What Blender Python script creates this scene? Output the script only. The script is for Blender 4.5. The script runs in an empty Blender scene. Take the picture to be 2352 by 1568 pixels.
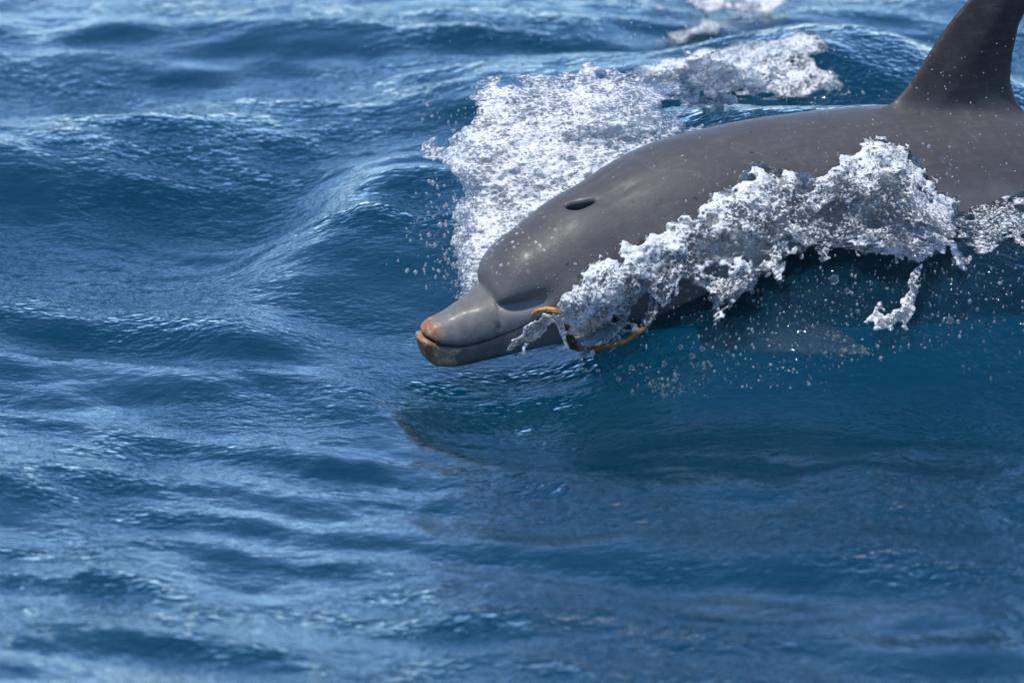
import bpy, math, random, time
import numpy as np
from mathutils import Vector
from mathutils.bvhtree import BVHTree

T00 = time.time()
rng = np.random.default_rng(7)
random.seed(7)
f32 = np.float32
scene = bpy.context.scene

# ------------------------------------------------------------------ camera
TILT = math.radians(14.0)          # looking down from the rail of a boat
DIST = 14.0
FPX = 1176.0 * DIST                # focal length in layout pixels (picture 2352 wide)
sT, cT = math.sin(TILT), math.cos(TILT)
EU = np.array([0, sT, cT]); ED = np.array([0, -cT, sT]); EX = np.array([1.0, 0, 0])
AIM = EU * 0.0493
CAM = AIM + ED * DIST
cam_d = bpy.data.cameras.new('camera')
cam_d.sensor_width = 36.0
cam_d.lens = 36.0 * FPX / 2352.0
cam_d.clip_end = 20000.0
cam_d.dof.use_dof = True
cam_d.dof.focus_distance = DIST + 0.08
cam_d.dof.aperture_fstop = 4.8
cam = bpy.data.objects.new('camera', cam_d)
scene.collection.objects.link(cam)
cam.location = CAM
cam.rotation_euler = (math.pi / 2 - TILT, 0, 0)
scene.camera = cam

# ------------------------------------------------------------------ sky, sun, exposure
SUN_DIR = Vector((-0.28, -0.22, 0.93)).normalized()      # towards the sun
sun_el = math.asin(SUN_DIR.z)
sun_az = math.atan2(SUN_DIR.x, SUN_DIR.y)
world = bpy.data.worlds.new('World'); scene.world = world
world.use_nodes = True
wn = world.node_tree.nodes; wl = world.node_tree.links
wn.clear()
sky = wn.new('ShaderNodeTexSky'); sky.sky_type = 'NISHITA'; sky.sun_disc = False
sky.sun_elevation = sun_el; sky.sun_rotation = sun_az
sky.air_density = 1.0; sky.dust_density = 0.0; sky.ozone_density = 5.0; sky.altitude = 3500.0
bg = wn.new('ShaderNodeBackground'); bg.inputs[1].default_value = 0.13
wo = wn.new('ShaderNodeOutputWorld')
wl.new(sky.outputs[0], bg.inputs[0]); wl.new(bg.outputs[0], wo.inputs[0])
sun_d = bpy.data.lights.new('sun', 'SUN'); sun_d.energy = 2.5; sun_d.angle = math.radians(0.53)
sun_d.color = (1.0, 0.96, 0.90)
sun = bpy.data.objects.new('sun', sun_d); scene.collection.objects.link(sun)
sun.rotation_euler = SUN_DIR.to_track_quat('Z', 'Y').to_euler()
scene.view_settings.view_transform = 'Standard'
scene.view_settings.look = 'None'
scene.view_settings.exposure = 1.2
scene.view_settings.gamma = 1.0
scene.cycles.use_denoising = True
scene.cycles.use_adaptive_sampling = True
scene.cycles.adaptive_threshold = 0.02
scene.cycles.max_bounces = 5
scene.cycles.diffuse_bounces = 2
scene.cycles.glossy_bounces = 3
scene.cycles.transparent_max_bounces = 16
scene.cycles.sample_clamp_indirect = 6.0
scene.cycles.caustics_reflective = False
scene.cycles.caustics_refractive = False

# ------------------------------------------------------------------ helpers
def W(px, py, y):
    """world point at depth y seen at layout pixel (px, py)"""
    d = -ED * FPX + EX * (px - 1176.0) - EU * (py - 784.0)
    t = (y - CAM[1]) / d[1]
    return CAM + d * t

def abd(al, be, d):
    """(across, up, towards-camera) metres -> world"""
    k = (DIST - d) / DIST
    al = np.asarray(al) * k; be = np.asarray(be) * k
    return AIM + al[..., None] * EX + be[..., None] * EU + np.asarray(d)[..., None] * ED

def spl(t, T, P):
    t = np.asarray(t, float); T = np.asarray(T, float); P = np.asarray(P, float)
    one = P.ndim == 1
    if one: P = P[:, None]
    m = np.gradient(P, T, axis=0)
    t = np.clip(t, T[0], T[-1])
    i = np.clip(np.searchsorted(T, t) - 1, 0, len(T) - 2)
    h = (T[i + 1] - T[i]); u = ((t - T[i]) / h)[..., None]; h = h[..., None]
    r = (2*u**3-3*u*u+1)*P[i]+(u**3-2*u*u+u)*h*m[i]+(-2*u**3+3*u*u)*P[i+1]+(u**3-u*u)*h*m[i+1]
    return r[..., 0] if one else r

def pchip(t, T, P):
    h = np.diff(T); d = np.diff(P)/h; m = np.zeros(len(T))
    w1 = 2*h[1:]+h[:-1]; w2 = h[1:]+2*h[:-1]
    ok = d[1:]*d[:-1] > 0
    m[1:-1][ok] = (w1+w2)[ok]/(w1[ok]/d[:-1][ok]+w2[ok]/d[1:][ok])
    m[0] = d[0]; m[-1] = d[-1]
    t = np.clip(t, T[0], T[-1]); i = np.clip(np.searchsorted(T, t)-1, 0, len(T)-2)
    hh_ = h[i]; u = (t-T[i])/hh_
    return (2*u**3-3*u*u+1)*P[i]+(u**3-2*u*u+u)*hh_*m[i]+(-2*u**3+3*u*u)*P[i+1]+(u**3-u*u)*hh_*m[i+1]

LAT = rng.random((64, 64, 64)).astype(f32) * 2 - 1
LAT2 = rng.random((256, 256)).astype(f32) * 2 - 1
def vn3(x, y, z):
    """smooth value noise, -1..1"""
    xi = np.floor(x).astype(np.int32); yi = np.floor(y).astype(np.int32); zi = np.floor(z).astype(np.int32)
    fx = (x - xi).astype(f32); fy = (y - yi).astype(f32); fz = (z - zi).astype(f32)
    fx = fx*fx*(3-2*fx); fy = fy*fy*(3-2*fy); fz = fz*fz*(3-2*fz)
    xi &= 63; yi &= 63; zi &= 63
    x1 = (xi+1) & 63; y1 = (yi+1) & 63; z1 = (zi+1) & 63
    L = LAT
    c00 = L[xi, yi, zi]*(1-fx)+L[x1, yi, zi]*fx
    c10 = L[xi, y1, zi]*(1-fx)+L[x1, y1, zi]*fx
    c01 = L[xi, yi, z1]*(1-fx)+L[x1, yi, z1]*fx
    c11 = L[xi, y1, z1]*(1-fx)+L[x1, y1, z1]*fx
    c0 = c00*(1-fy)+c10*fy; c1 = c01*(1-fy)+c11*fy
    return c0*(1-fz)+c1*fz
def vn2(x, y):
    xi = np.floor(x).astype(np.int32); yi = np.floor(y).astype(np.int32)
    fx = (x - xi).astype(f32); fy = (y - yi).astype(f32)
    fx = fx*fx*(3-2*fx); fy = fy*fy*(3-2*fy)
    xi &= 255; yi &= 255; x1 = (xi+1) & 255; y1 = (yi+1) & 255
    L = LAT2
    return (L[xi, yi]*(1-fx)+L[x1, yi]*fx)*(1-fy)+(L[xi, y1]*(1-fx)+L[x1, y1]*fx)*fy
def fbm2(x, y, o=4, g=0.5):
    r = 0; a = 1.0
    for k in range(o):
        r = r + a*vn2(x*2**k+17.3*k, y*2**k-9.1*k); a *= g
    return r
def sstep(a, b, x):
    t = np.clip((x-a)/(b-a), 0, 1); return t*t*(3-2*t)
def smin(a, b, k):
    h = np.clip(0.5+0.5*(b-a)/k, 0, 1)
    return b*(1-h)+a*h-k*h*(1-h)

def poly_sd(X, Y, pts):
    """signed distance to a polygon (negative inside)"""
    d2 = np.full(X.shape, 1e9); ins = np.zeros(X.shape, bool)
    n = len(pts)
    for i in range(n):
        ax, ay = pts[i]; bx_, by_ = pts[(i+1) % n]
        ex_, ey_ = bx_-ax, by_-ay
        t = np.clip(((X-ax)*ex_+(Y-ay)*ey_)/(ex_*ex_+ey_*ey_+1e-12), 0, 1)
        d2 = np.minimum(d2, (X-ax-t*ex_)**2+(Y-ay-t*ey_)**2)
        c = ((ay <= Y) & (by_ > Y)) | ((by_ <= Y) & (ay > Y))
        with np.errstate(divide='ignore', invalid='ignore'):
            xin = ax+(Y-ay)/(by_-ay if by_ != ay else 1e-9)*ex_
        ins ^= c & (X < xin)
    d = np.sqrt(d2)
    return np.where(ins, -d, d)

def surface_nets(F, xs, ys, zs):
    S = F < 0
    c = np.zeros(tuple(n-1 for n in F.shape), np.int8)
    nx, ny, nz = c.shape
    for i in (0, 1):
        for j in (0, 1):
            for k in (0, 1):
                c += S[i:i+nx, j:j+ny, k:k+nz]
    idx = np.argwhere((c > 0) & (c < 8))
    vid = np.full(c.shape, -1, np.int32); vid[idx[:, 0], idx[:, 1], idx[:, 2]] = np.arange(len(idx))
    acc = np.zeros((len(idx), 3)); cnt = np.zeros(len(idx))
    corners = [(i, j, k) for i in (0, 1) for j in (0, 1) for k in (0, 1)]
    for a in corners:
        for ax in range(3):
            if a[ax] == 1: continue
            b = list(a); b[ax] = 1
            va = F[idx[:, 0]+a[0], idx[:, 1]+a[1], idx[:, 2]+a[2]].astype(float)
            vb = F[idx[:, 0]+b[0], idx[:, 1]+b[1], idx[:, 2]+b[2]].astype(float)
            m = (va < 0) != (vb < 0)
            t = np.where(m, va/np.where(m, va-vb, 1), 0)
            p = np.array(a, float)[None, :].repeat(len(idx), 0); p[:, ax] += t
            acc += p*m[:, None]; cnt += m
    loc = acc/cnt[:, None]
    V = np.empty_like(loc)
    for ax, g in enumerate((xs, ys, zs)):
        V[:, ax] = g[idx[:, ax]]+loc[:, ax]*(g[idx[:, ax]+1]-g[idx[:, ax]])
    quads = []
    for ax in range(3):
        sl0 = [slice(None)]*3; sl1 = [slice(None)]*3
        sl0[ax] = slice(0, -1); sl1[ax] = slice(1, None)
        A = S[tuple(sl0)]; B = S[tuple(sl1)]
        e = np.argwhere(A != B)
        o = [q for q in range(3) if q != ax]
        e = e[(e[:, o[0]] > 0) & (e[:, o[1]] > 0) & (e[:, o[0]] < F.shape[o[0]]-1) & (e[:, o[1]] < F.shape[o[1]]-1)]
        flip = A[e[:, 0], e[:, 1], e[:, 2]]
        def v(d0, d1):
            q = e.copy(); q[:, o[0]] -= d0; q[:, o[1]] -= d1
            return vid[q[:, 0], q[:, 1], q[:, 2]]
        Q = np.stack([v(1, 1), v(0, 1), v(0, 0), v(1, 0)], 1)
        if ax == 1: flip = ~flip
        Q[~flip] = Q[~flip][:, ::-1]
        quads.append(Q)
    return V, np.concatenate(quads)

def mesh_np(name, V, Fq, mat, smooth=True, parent=None, attrs=None):
    me = bpy.data.meshes.new(name)
    V = np.asarray(V, f32); Fq = np.asarray(Fq, np.int32)
    k = Fq.shape[1]
    me.vertices.add(len(V)); me.vertices.foreach_set('co', V.ravel())
    me.loops.add(Fq.size); me.loops.foreach_set('vertex_index', Fq.ravel())
    me.polygons.add(len(Fq)); me.polygons.foreach_set('loop_start', np.arange(0, Fq.size, k, dtype=np.int32))
    me.polygons.foreach_set('loop_total', np.full(len(Fq), k, np.int32))
    if smooth: me.polygons.foreach_set('use_smooth', np.ones(len(Fq), bool))
    for an, arr in (attrs or {}).items():
        if arr.ndim == 2:
            a = me.attributes.new(an, 'FLOAT_VECTOR', 'POINT'); a.data.foreach_set('vector', arr.astype(f32).ravel())
        else:
            a = me.attributes.new(an, 'FLOAT', 'POINT'); a.data.foreach_set('value', arr.astype(f32).ravel())
    me.update(calc_edges=True); me.validate()
    me.materials.append(mat)
    o = bpy.data.objects.new(name, me); scene.collection.objects.link(o)
    if parent: o.parent = parent
    return o

def tag(o, label=None, cat=None, group=None, kind=None):
    if label: o['label'] = label
    if cat: o['category'] = cat
    if group: o['group'] = group
    if kind: o['kind'] = kind
    return o

# ------------------------------------------------------------------ materials
class NT:
    def __init__(self, name):
        self.m = bpy.data.materials.new(name); self.m.use_nodes = True
        self.n = self.m.node_tree.nodes; self.l = self.m.node_tree.links
        self.n.clear(); self.out = self.new('ShaderNodeOutputMaterial')
    def new(self, t, **kw):
        n = self.n.new(t)
        for k, v in kw.items():
            if k.startswith('i_'):
                key = k[2:]; key = int(key) if key.isdigit() else key.replace('_', ' ')
                self.set(n.inputs[key], v)
            else: setattr(n, k, v)
        return n
    def set(self, sock, v):
        if hasattr(v, 'is_output'): self.l.new(v, sock)
        elif hasattr(v, 'outputs'): self.l.new(v.outputs[0], sock)
        else: sock.default_value = v
    def math(self, op, a, b=0.0, c=0.0):
        n = self.new('ShaderNodeMath', operation=op)
        for i, v in enumerate((a, b, c)): self.set(n.inputs[i], v)
        return n.outputs[0]
    def mr(self, v, a, b, c=0.0, d=1.0, smooth=True):
        n = self.new('ShaderNodeMapRange', interpolation_type='SMOOTHSTEP' if smooth else 'LINEAR')
        for i, x in enumerate((v, a, b, c, d)): self.set(n.inputs[i], x)
        return n.outputs[0]
    def mixc(self, f, a, b):
        n = self.new('ShaderNodeMix', data_type='RGBA')
        self.set(n.inputs[0], f); self.set(n.inputs[6], a); self.set(n.inputs[7], b)
        return n.outputs[2]
    def mixs(self, f, a, b):
        n = self.new('ShaderNodeMixShader')
        self.set(n.inputs[0], f); self.set(n.inputs[1], a); self.set(n.inputs[2], b)
        return n.outputs[0]
    def noise(self, vec, scale, detail=3.0, rough=0.5, dist=0.0):
        n = self.new('ShaderNodeTexNoise')
        self.set(n.inputs['Vector'], vec); n.inputs['Scale'].default_value = scale
        n.inputs['Detail'].default_value = detail; n.inputs['Roughness'].default_value = rough
        n.inputs['Distortion'].default_value = dist
        return n.outputs[0]
    def mapping(self, vec, scale=(1, 1, 1), rot=(0, 0, 0), loc=(0, 0, 0)):
        n = self.new('ShaderNodeMapping'); self.set(n.inputs[0], vec)
        n.inputs['Scale'].default_value = scale; n.inputs['Rotation'].default_value = rot; n.inputs['Location'].default_value = loc
        return n.outputs[0]
    def bump(self, h, dist, strength=1.0, normal=None):
        n = self.new('ShaderNodeBump'); self.set(n.inputs['Height'], h)
        n.inputs['Distance'].default_value = dist; n.inputs['Strength'].default_value = strength
        if normal is not None: self.set(n.inputs['Normal'], normal)
        return n.outputs[0]
    def done(self, sh):
        self.l.new(sh, self.out.inputs[0]); return self.m

def mat_sea():
    t = NT('sea_water')
    g = t.new('ShaderNodeTexCoord').outputs['Object']
    r1 = t.noise(t.mapping(g, (0.8, 1.0, 1.0), (0, 0, 0.35)), 24.0, 2.0, 0.6)
    r2 = t.noise(t.mapping(g, (0.7, 1.0, 1.0), (0, 0, -0.25)), 85.0, 1.0, 0.5)
    patch = t.math('MULTIPLY', t.mr(t.noise(g, 1.7, 1.0), 0.32, 0.68, 0.25, 1.15), t.new('ShaderNodeAttribute', attribute_name='ripple').outputs['Fac'])
    b1 = t.bump(t.math('MULTIPLY', r1, patch), 0.0105, 1.0)
    b2 = t.bump(t.math('MULTIPLY', r2, patch), 0.0042, 1.0, b1)
    dif = t.new('ShaderNodeBsdfDiffuse', i_Color=(0.0010, 0.050, 0.094, 1), i_Normal=b1)
    tr = t.new('ShaderNodeBsdfTransparent', i_Color=(0.78, 0.91, 0.94, 1))
    body = t.mixs(0.84, dif, tr)
    gl = t.new('ShaderNodeBsdfGlossy', i_Color=(0.90, 0.965, 1, 1), i_Roughness=0.04, i_Normal=b2)
    fr = t.new('ShaderNodeFresnel', i_IOR=1.34, i_Normal=b2)
    return t.done(t.mixs(fr, body, gl))

def mat_deep():
    t = NT('deep_water')
    g = t.new('ShaderNodeTexCoord').outputs['Object']
    c = t.mixc(t.noise(g, 0.6, 2.0), (0.0005, 0.022, 0.045, 1), (0.001, 0.033, 0.062, 1))
    return t.done(t.new('ShaderNodeBsdfDiffuse', i_Color=c).outputs[0])

def mat_skin():
    t = NT('dolphin_skin')
    at = t.new('ShaderNodeAttribute', attribute_name='rest')
    P = at.outputs['Vector']
    sp = t.new('ShaderNodeSeparateXYZ'); t.set(sp.inputs[0], P)
    s, y, z = sp.outputs
    n1 = t.noise(P, 9.0, 4.0, 0.6); n2 = t.noise(P, 60.0, 3.0, 0.6); n3 = t.noise(P, 240.0, 2.0, 0.6)
    zz = t.math('ADD', z, t.math('MULTIPLY', t.math('SUBTRACT', n1, 0.5), 0.09))
    up = t.mr(zz, 0.0, 0.15)                                  # cape: dark brown-grey back, paler flank
    col = t.mixc(up, (0.185, 0.183, 0.182, 1), (0.052, 0.050, 0.050, 1))
    belly = t.mr(zz, -0.22, -0.12, 1.0, 0.0)
    col = t.mixc(belly, col, (0.46, 0.42, 0.38, 1))
    flip = t.math('MULTIPLY', t.mr(t.math('ABSOLUTE', y), 0.165, 0.215), t.mr(z, -0.085, -0.06, 1.0, 0.0))
    col = t.mixc(flip, col, (0.50, 0.44, 0.38, 1))
    fin = t.mr(z, 0.20, 0.30)
    col = t.mixc(fin, col, (0.020, 0.017, 0.017, 1))
    col = t.mixc(t.math('MULTIPLY', t.mr(n1, 0.4, 0.7), 0.30), col, (0.07, 0.066, 0.067, 1))
    col = t.mixc(t.math('MULTIPLY', t.mr(n2, 0.5, 0.75), 0.08), col, (0.20, 0.195, 0.19, 1))
    streak = t.noise(t.mapping(P, (0.5, 2.2, 2.2)), 34.0, 3.0, 0.65)
    col = t.mixc(t.math('MULTIPLY', t.mr(streak, 0.48, 0.66), 0.05), col, (0.235, 0.225, 0.215, 1))
    col = t.mixc(t.math('MULTIPLY', t.mr(t.noise(P, 22.0, 3.0, 0.6), 0.50, 0.70), 0.14), col, (0.045, 0.042, 0.042, 1))
    # fine scratches and dark freckles
    vor = t.new('ShaderNodeTexVoronoi', feature='F1'); t.set(vor.inputs['Vector'], P); vor.inputs['Scale'].default_value = 26.0
    fre = t.math('MULTIPLY', t.mr(vor.outputs['Distance'], 0.05, 0.085, 1.0, 0.0), t.mr(t.noise(P, 6.0, 1.0), 0.5, 0.58))
    col = t.mixc(t.math('MULTIPLY', fre, 0.85), col, (0.02, 0.018, 0.02, 1))
    wv = t.new('ShaderNodeTexWave'); t.set(wv.inputs['Vector'], t.mapping(P, (1, 1.6, 1.2), (0.3, 0.5, 0.2)))
    wv.inputs['Scale'].default_value = 3.0; wv.inputs['Distortion'].default_value = 9.0; wv.inputs['Detail'].default_value = 1.0
    scr = t.math('MULTIPLY', t.mr(wv.outputs['Fac'], 0.985, 0.999), t.mr(n1, 0.5, 0.6))
    col = t.mixc(t.math('MULTIPLY', scr, 0.04), col, (0.34, 0.33, 0.32, 1))
    # sun glints painted as pale spots over the front of the melon
    v2 = t.new('ShaderNodeTexVoronoi', feature='F1'); t.set(v2.inputs['Vector'], P); v2.inputs['Scale'].default_value = 62.0
    spot = t.math('MULTIPLY', t.mr(v2.outputs['Distance'], 0.16, 0.34, 1.0, 0.0), t.mr(t.noise(P, 25.0, 1.0), 0.42, 0.55))
    mel = t.math('MULTIPLY', t.math('MULTIPLY', t.mr(s, 0.15, 0.17), t.mr(s, 0.27, 0.36, 1.0, 0.0)),
                 t.math('MULTIPLY', t.mr(z, 0.055, 0.085), t.mr(t.math('ABSOLUTE', y), 0.045, 0.085, 1.0, 0.0)))
    col = t.mixc(t.math('MULTIPLY', t.math('MULTIPLY', spot, mel), 0.40), col, (0.62, 0.60, 0.57, 1))
    col = t.mixc(t.math('MULTIPLY', t.mr(s, 0.13, 0.20, 1.0, 0.0), t.mr(t.noise(P, 45.0, 4.0, 0.65), 0.25, 0.75, 0.35, 0.95)), col, (0.085, 0.078, 0.072, 1))
    bdist = t.math('ADD', t.math('POWER', t.math('DIVIDE', t.math('SUBTRACT', s, .385), .026), 2.0), t.math('POWER', t.math('DIVIDE', t.math('SUBTRACT', y, .012), .026), 2.0))
    hole = t.math('MULTIPLY', t.mr(bdist, 0.7, 1.0, 1.0, 0.0), t.mr(z, 0.138, 0.147, 1.0, 0.0))
    col = t.mixc(hole, col, (0.012, 0.010, 0.010, 1))
    # worn orange and cream snout tips
    sw = t.math('ADD', s, t.math('MULTIPLY', t.math('SUBTRACT', n2, 0.5), 0.035))
    lowjaw = t.math('LESS_THAN', z, t.mr(s, 0.0, 0.045, 0.006, -0.0185, False))
    tipn = t.noise(P, 75.0, 4.0, 0.7)
    tipu = t.mr(t.math('ADD', s, t.math('MULTIPLY', t.math('SUBTRACT', tipn, 0.5), 0.11)), 0.026, 0.038, 1.0, 0.0); tipl = t.mr(sw, 0.060, 0.066, 1.0, 0.0)
    oc = t.mixc(t.mr(n2, 0.42, 0.60), (0.27, 0.10, 0.04, 1), (0.30, 0.21, 0.11, 1))
    oc = t.mixc(t.math('MULTIPLY', t.mr(n3, 0.46, 0.62), 0.75), oc, (0.07, 0.05, 0.035, 1))
    cream = t.mixc(t.mr(n2, 0.35, 0.6), (0.46, 0.37, 0.22, 1), (0.27, 0.19, 0.10, 1))
    lowc = t.mixc(t.mr(t.math('ADD', s, t.math('MULTIPLY', n2, 0.03)), 0.027, 0.033), oc, cream)
    cr = t.new('ShaderNodeTexVoronoi', feature='DISTANCE_TO_EDGE'); t.set(cr.inputs['Vector'], t.mapping(P, (1, 1, 0.55))); cr.inputs['Scale'].default_value = 60.0
    crk = t.mr(cr.outputs['Distance'], 0.012, 0.05, 1.0, 0.0)
    lowc = t.mixc(t.math('MULTIPLY', crk, 0.6), lowc, (0.11, 0.07, 0.035, 1))
    col = t.mixc(t.math('MULTIPLY', t.math('MULTIPLY', tipu, 0.85), t.math('SUBTRACT', 1.0, lowjaw)), col, oc)
    col = t.mixc(t.math('MULTIPLY', tipl, lowjaw), col, lowc)
    b = t.bump(n3, 0.0005, 0.3)
    b = t.bump(n2, 0.0012, 0.4, b)
    p = t.new('ShaderNodeBsdfPrincipled')
    t.set(p.inputs['Base Color'], col); t.set(p.inputs['Roughness'], t.mr(n2, 0.3, 0.7, 0.46, 0.60))
    p.inputs['IOR'].default_value = 1.36; p.inputs['Specular IOR Level'].default_value = 0.35; t.set(p.inputs['Normal'], b)
    p.inputs['Coat Weight'].default_value = 0.11; p.inputs['Coat Roughness'].default_value = 0.22; p.inputs['Coat IOR'].default_value = 1.33
    return t.done(p.outputs[0])

def mat_splash(name, lo, hi, lace=70.0, fscale=24.0, stretch=(1, 1, 1)):
    """aerated water: clear film between a lace of bubbles and streaks"""
    t = NT(name)
    g = t.mapping(t.new('ShaderNodeTexCoord').outputs['Object'], stretch)
    n1 = t.noise(g, fscale, 3.0, 0.6); n2 = t.noise(g, 210.0, 2.0, 0.6); n3 = t.noise(t.mapping(g, (0.75, 1.0, 1.25), (0.3, 0.5, 0.2)), 150.0, 3.0, 0.75)
    wob = t.new('ShaderNodeTexNoise'); t.set(wob.inputs['Vector'], g); wob.inputs['Scale'].default_value = 40.0
    gv = t.new('ShaderNodeVectorMath', operation='MULTIPLY_ADD')
    t.set(gv.inputs[0], wob.outputs['Color']); gv.inputs[1].default_value = (.02, .02, .02); t.set(gv.inputs[2], g)
    v = t.new('ShaderNodeTexVoronoi', feature='DISTANCE_TO_EDGE'); t.set(v.inputs['Vector'], gv); v.inputs['Scale'].default_value = lace
    web = t.mr(v.outputs['Distance'], 0.03, 0.25, 0.10, 0.0)
    at = t.new('ShaderNodeAttribute', attribute_name='foam')
    val = t.math('ADD', t.math('ADD', t.math('MULTIPLY', n1, 0.50), t.math('MULTIPLY', n3, 0.90)), t.math('ADD', web, t.math('SUBTRACT', at.outputs['Fac'], 0.60)))
    fo = t.mr(val, lo, hi)
    dif = t.new('ShaderNodeBsdfDiffuse', i_Color=(0.93, 0.94, 0.95, 1))
    tl = t.new('ShaderNodeBsdfTranslucent', i_Color=(0.92, 0.94, 0.95, 1))
    foam = t.mixs(0.42, dif, tl)
    clear = t.new('ShaderNodeBsdfTransparent', i_Color=(0.93, 0.96, 0.97, 1))
    body = t.mixs(fo, clear, foam)
    b = t.bump(t.math('ADD', n2, t.math('MULTIPLY', n3, 1.5)), 0.007, 1.0)
    gl = t.new('ShaderNodeBsdfGlossy', i_Color=(1, 1, 1, 1), i_Roughness=0.07, i_Normal=b)
    fr = t.new('ShaderNodeFresnel', i_IOR=1.40, i_Normal=b)
    return t.done(t.mixs(fr, body, gl))

def mat_drop():
    t = NT('water_drops')
    g = t.new('ShaderNodeTexCoord').outputs['Object']
    foam = t.mixs(0.4, t.new('ShaderNodeBsdfDiffuse', i_Color=(0.82, 0.86, 0.88, 1)).outputs[0],
                  t.new('ShaderNodeBsdfTranslucent', i_Color=(0.82, 0.86, 0.88, 1)).outputs[0])
    clear = t.new('ShaderNodeBsdfTransparent', i_Color=(0.95, 0.97, 0.98, 1))
    body = t.mixs(0.24, clear, foam)
    gl = t.new('ShaderNodeBsdfGlossy', i_Color=(1, 1, 1, 1), i_Roughness=0.12)
    fr = t.new('ShaderNodeFresnel', i_IOR=1.36)
    return t.done(t.mixs(fr, body, gl))

def mat_bigdrop():
    t = NT('clear_drops')
    g = t.new('ShaderNodeTexCoord').outputs['Object']
    b = t.bump(t.noise(g, 160.0, 2.0), 0.004, 0.8)
    gl = t.new('ShaderNodeBsdfGlass', i_Color=(0.97, 0.99, 1, 1), i_Roughness=0.02, i_IOR=1.33, i_Normal=b)
    df = t.new('ShaderNodeBsdfTranslucent', i_Color=(0.9, 0.93, 0.95, 1), i_Normal=b)
    return t.done(t.mixs(t.mr(t.noise(g, 220.0, 2.0), 0.45, 0.7, 0.05, 0.6), gl, df))

def mat_weed():
    t = NT('seaweed')
    at = t.new('ShaderNodeAttribute', attribute_name='along').outputs['Fac']
    g = t.new('ShaderNodeTexCoord').outputs['Object']
    n = t.noise(g, 140.0, 3.0, 0.6)
    c = t.mixc(t.mr(at, 0.42, 0.55), (0.11, 0.080, 0.022, 1), (0.34, 0.13, 0.018, 1))
    c = t.mixc(t.mr(at, 0.10, 0.22, 1.0, 0.0), c, (0.50, 0.24, 0.07, 1))
    c = t.mixc(t.mr(at, 0.80, 0.95), c, (0.34, 0.22, 0.04, 1))
    c = t.mixc(t.math('MULTIPLY', t.mr(n, 0.5, 0.7), 0.6), c, (0.10, 0.055, 0.012, 1))
    p = t.new('ShaderNodeBsdfPrincipled'); t.set(p.inputs['Base Color'], c)
    p.inputs['Roughness'].default_value = 0.3; t.set(p.inputs['Normal'], t.bump(n, 0.004, 0.8))
    p.inputs['Subsurface Weight'].default_value = 0.0
    return t.done(p.outputs[0])

def mat_eye():
    t = NT('eye')
    p = t.new('ShaderNodeBsdfPrincipled'); p.inputs['Base Color'].default_value = (0.012, 0.010, 0.009, 1)
    g = t.new('ShaderNodeTexCoord').outputs['Object']
    t.set(p.inputs['Roughness'], t.mr(t.noise(g, 40.0), 0.2, 0.8, 0.05, 0.15))
    return t.done(p.outputs[0])

M_SEA = mat_sea(); M_DEEP = mat_deep(); M_SKIN = mat_skin(); M_EYE = mat_eye(); M_WEED = mat_weed(); M_DROP = mat_drop(); M_BIG = mat_bigdrop()
M_NEAR = mat_splash('splash_water', 0.60, 0.76, 150.0)
M_FAR = mat_splash('foamy_water', 0.58, 0.78, 120.0, 20.0, (.8, 1, 1.2))
M_WASH = mat_splash('wash_foam', 0.62, 0.80, 110.0, 18.0)

# ------------------------------------------------------------------ sea
waves = []
for i in range(70):
    L = 0.16*(2.6/0.16)**(i/69.0)*rng.uniform(0.9, 1.1)
    th = math.radians(rng.normal(-112, 34))
    a = 0.0038*L**1.0*rng.uniform(0.5, 1.4)*(0.45 if L > 0.8 else 0.75 if L > .45 else 1.0)
    waves.append((2*math.pi/L*math.cos(th), 2*math.pi/L*math.sin(th), a, rng.uniform(0, 6.28)))

def table(pts):
    q = np.array([W(*p) for p in pts]); return q[:, 0], q[:, 1], q[:, 2]
# crests, each laid out as (pixel, pixel, depth)
RA = table([(-400, 760, .25), (0, 760, .25), (300, 742, .35), (480, 668, .55), (650, 562, .75), (770, 466, .92), (900, 405, 1.0), (1060, 386, 1.0), (1300, 320, 1.0), (1500, 262, .95), (2000, 255, .75), (2352, 300, .62), (3400, 380, .55)])
RD = table([(-400, 640, .60), (0, 700, .35), (500, 780, .056), (800, 900, -.34), (950, 1000, -.68), (1176, 1062, -.93), (1700, 1060, -.95), (2352, 1055, -.92), (3400, 1050, -.9)])
RC = table([(-200, 300, 1.5), (300, 262, 1.75), (700, 240, 1.9), (1200, 150, 1.95), (1480, 100, 1.95), (1700, 60, 1.9), (1900, 22, 1.85), (2080, 60, 1.8), (2300, 170, 1.75), (2700, 240, 1.7)])
RB = table([(-300, 90, 2.75), (300, 70, 2.8), (700, 10, 2.9), (1100, -10, 2.9), (1500, 30, 2.95), (2300, 40, 2.9)])
def ridge(x, y, R, wf, wb, hs=1.0):
    yr = spl(x, R[0], R[1]); h = spl(x, R[0], R[2])*hs
    d = y-yr
    return h*np.where(d < 0, np.exp(-(np.abs(d)/wf)**2), np.exp(-(d/wb)**2))
RINGS = [(W(px, py, y)[0], y, r) for px, py, y, r in [(80, 700, .45, .030), (460, 850, .0, .025), (530, 855, .02, .04), (700, 850, .03, .05),
         (845, 830, .1, .022), (690, 950, -.35, .03), (905, 1020, -.5, .05), (955, 972, -.4, .03), (1290, 1010, -.6, .05), (1200, 940, -.4, .04), (2000, 930, -.35, .03),
         (1900, 985, -.45, .05), (2130, 1010, -.5, .025), (1850, 1035, -.6, .03), (640, 975, -.35, .02), (980, 790, .1, .03)]]
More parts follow.
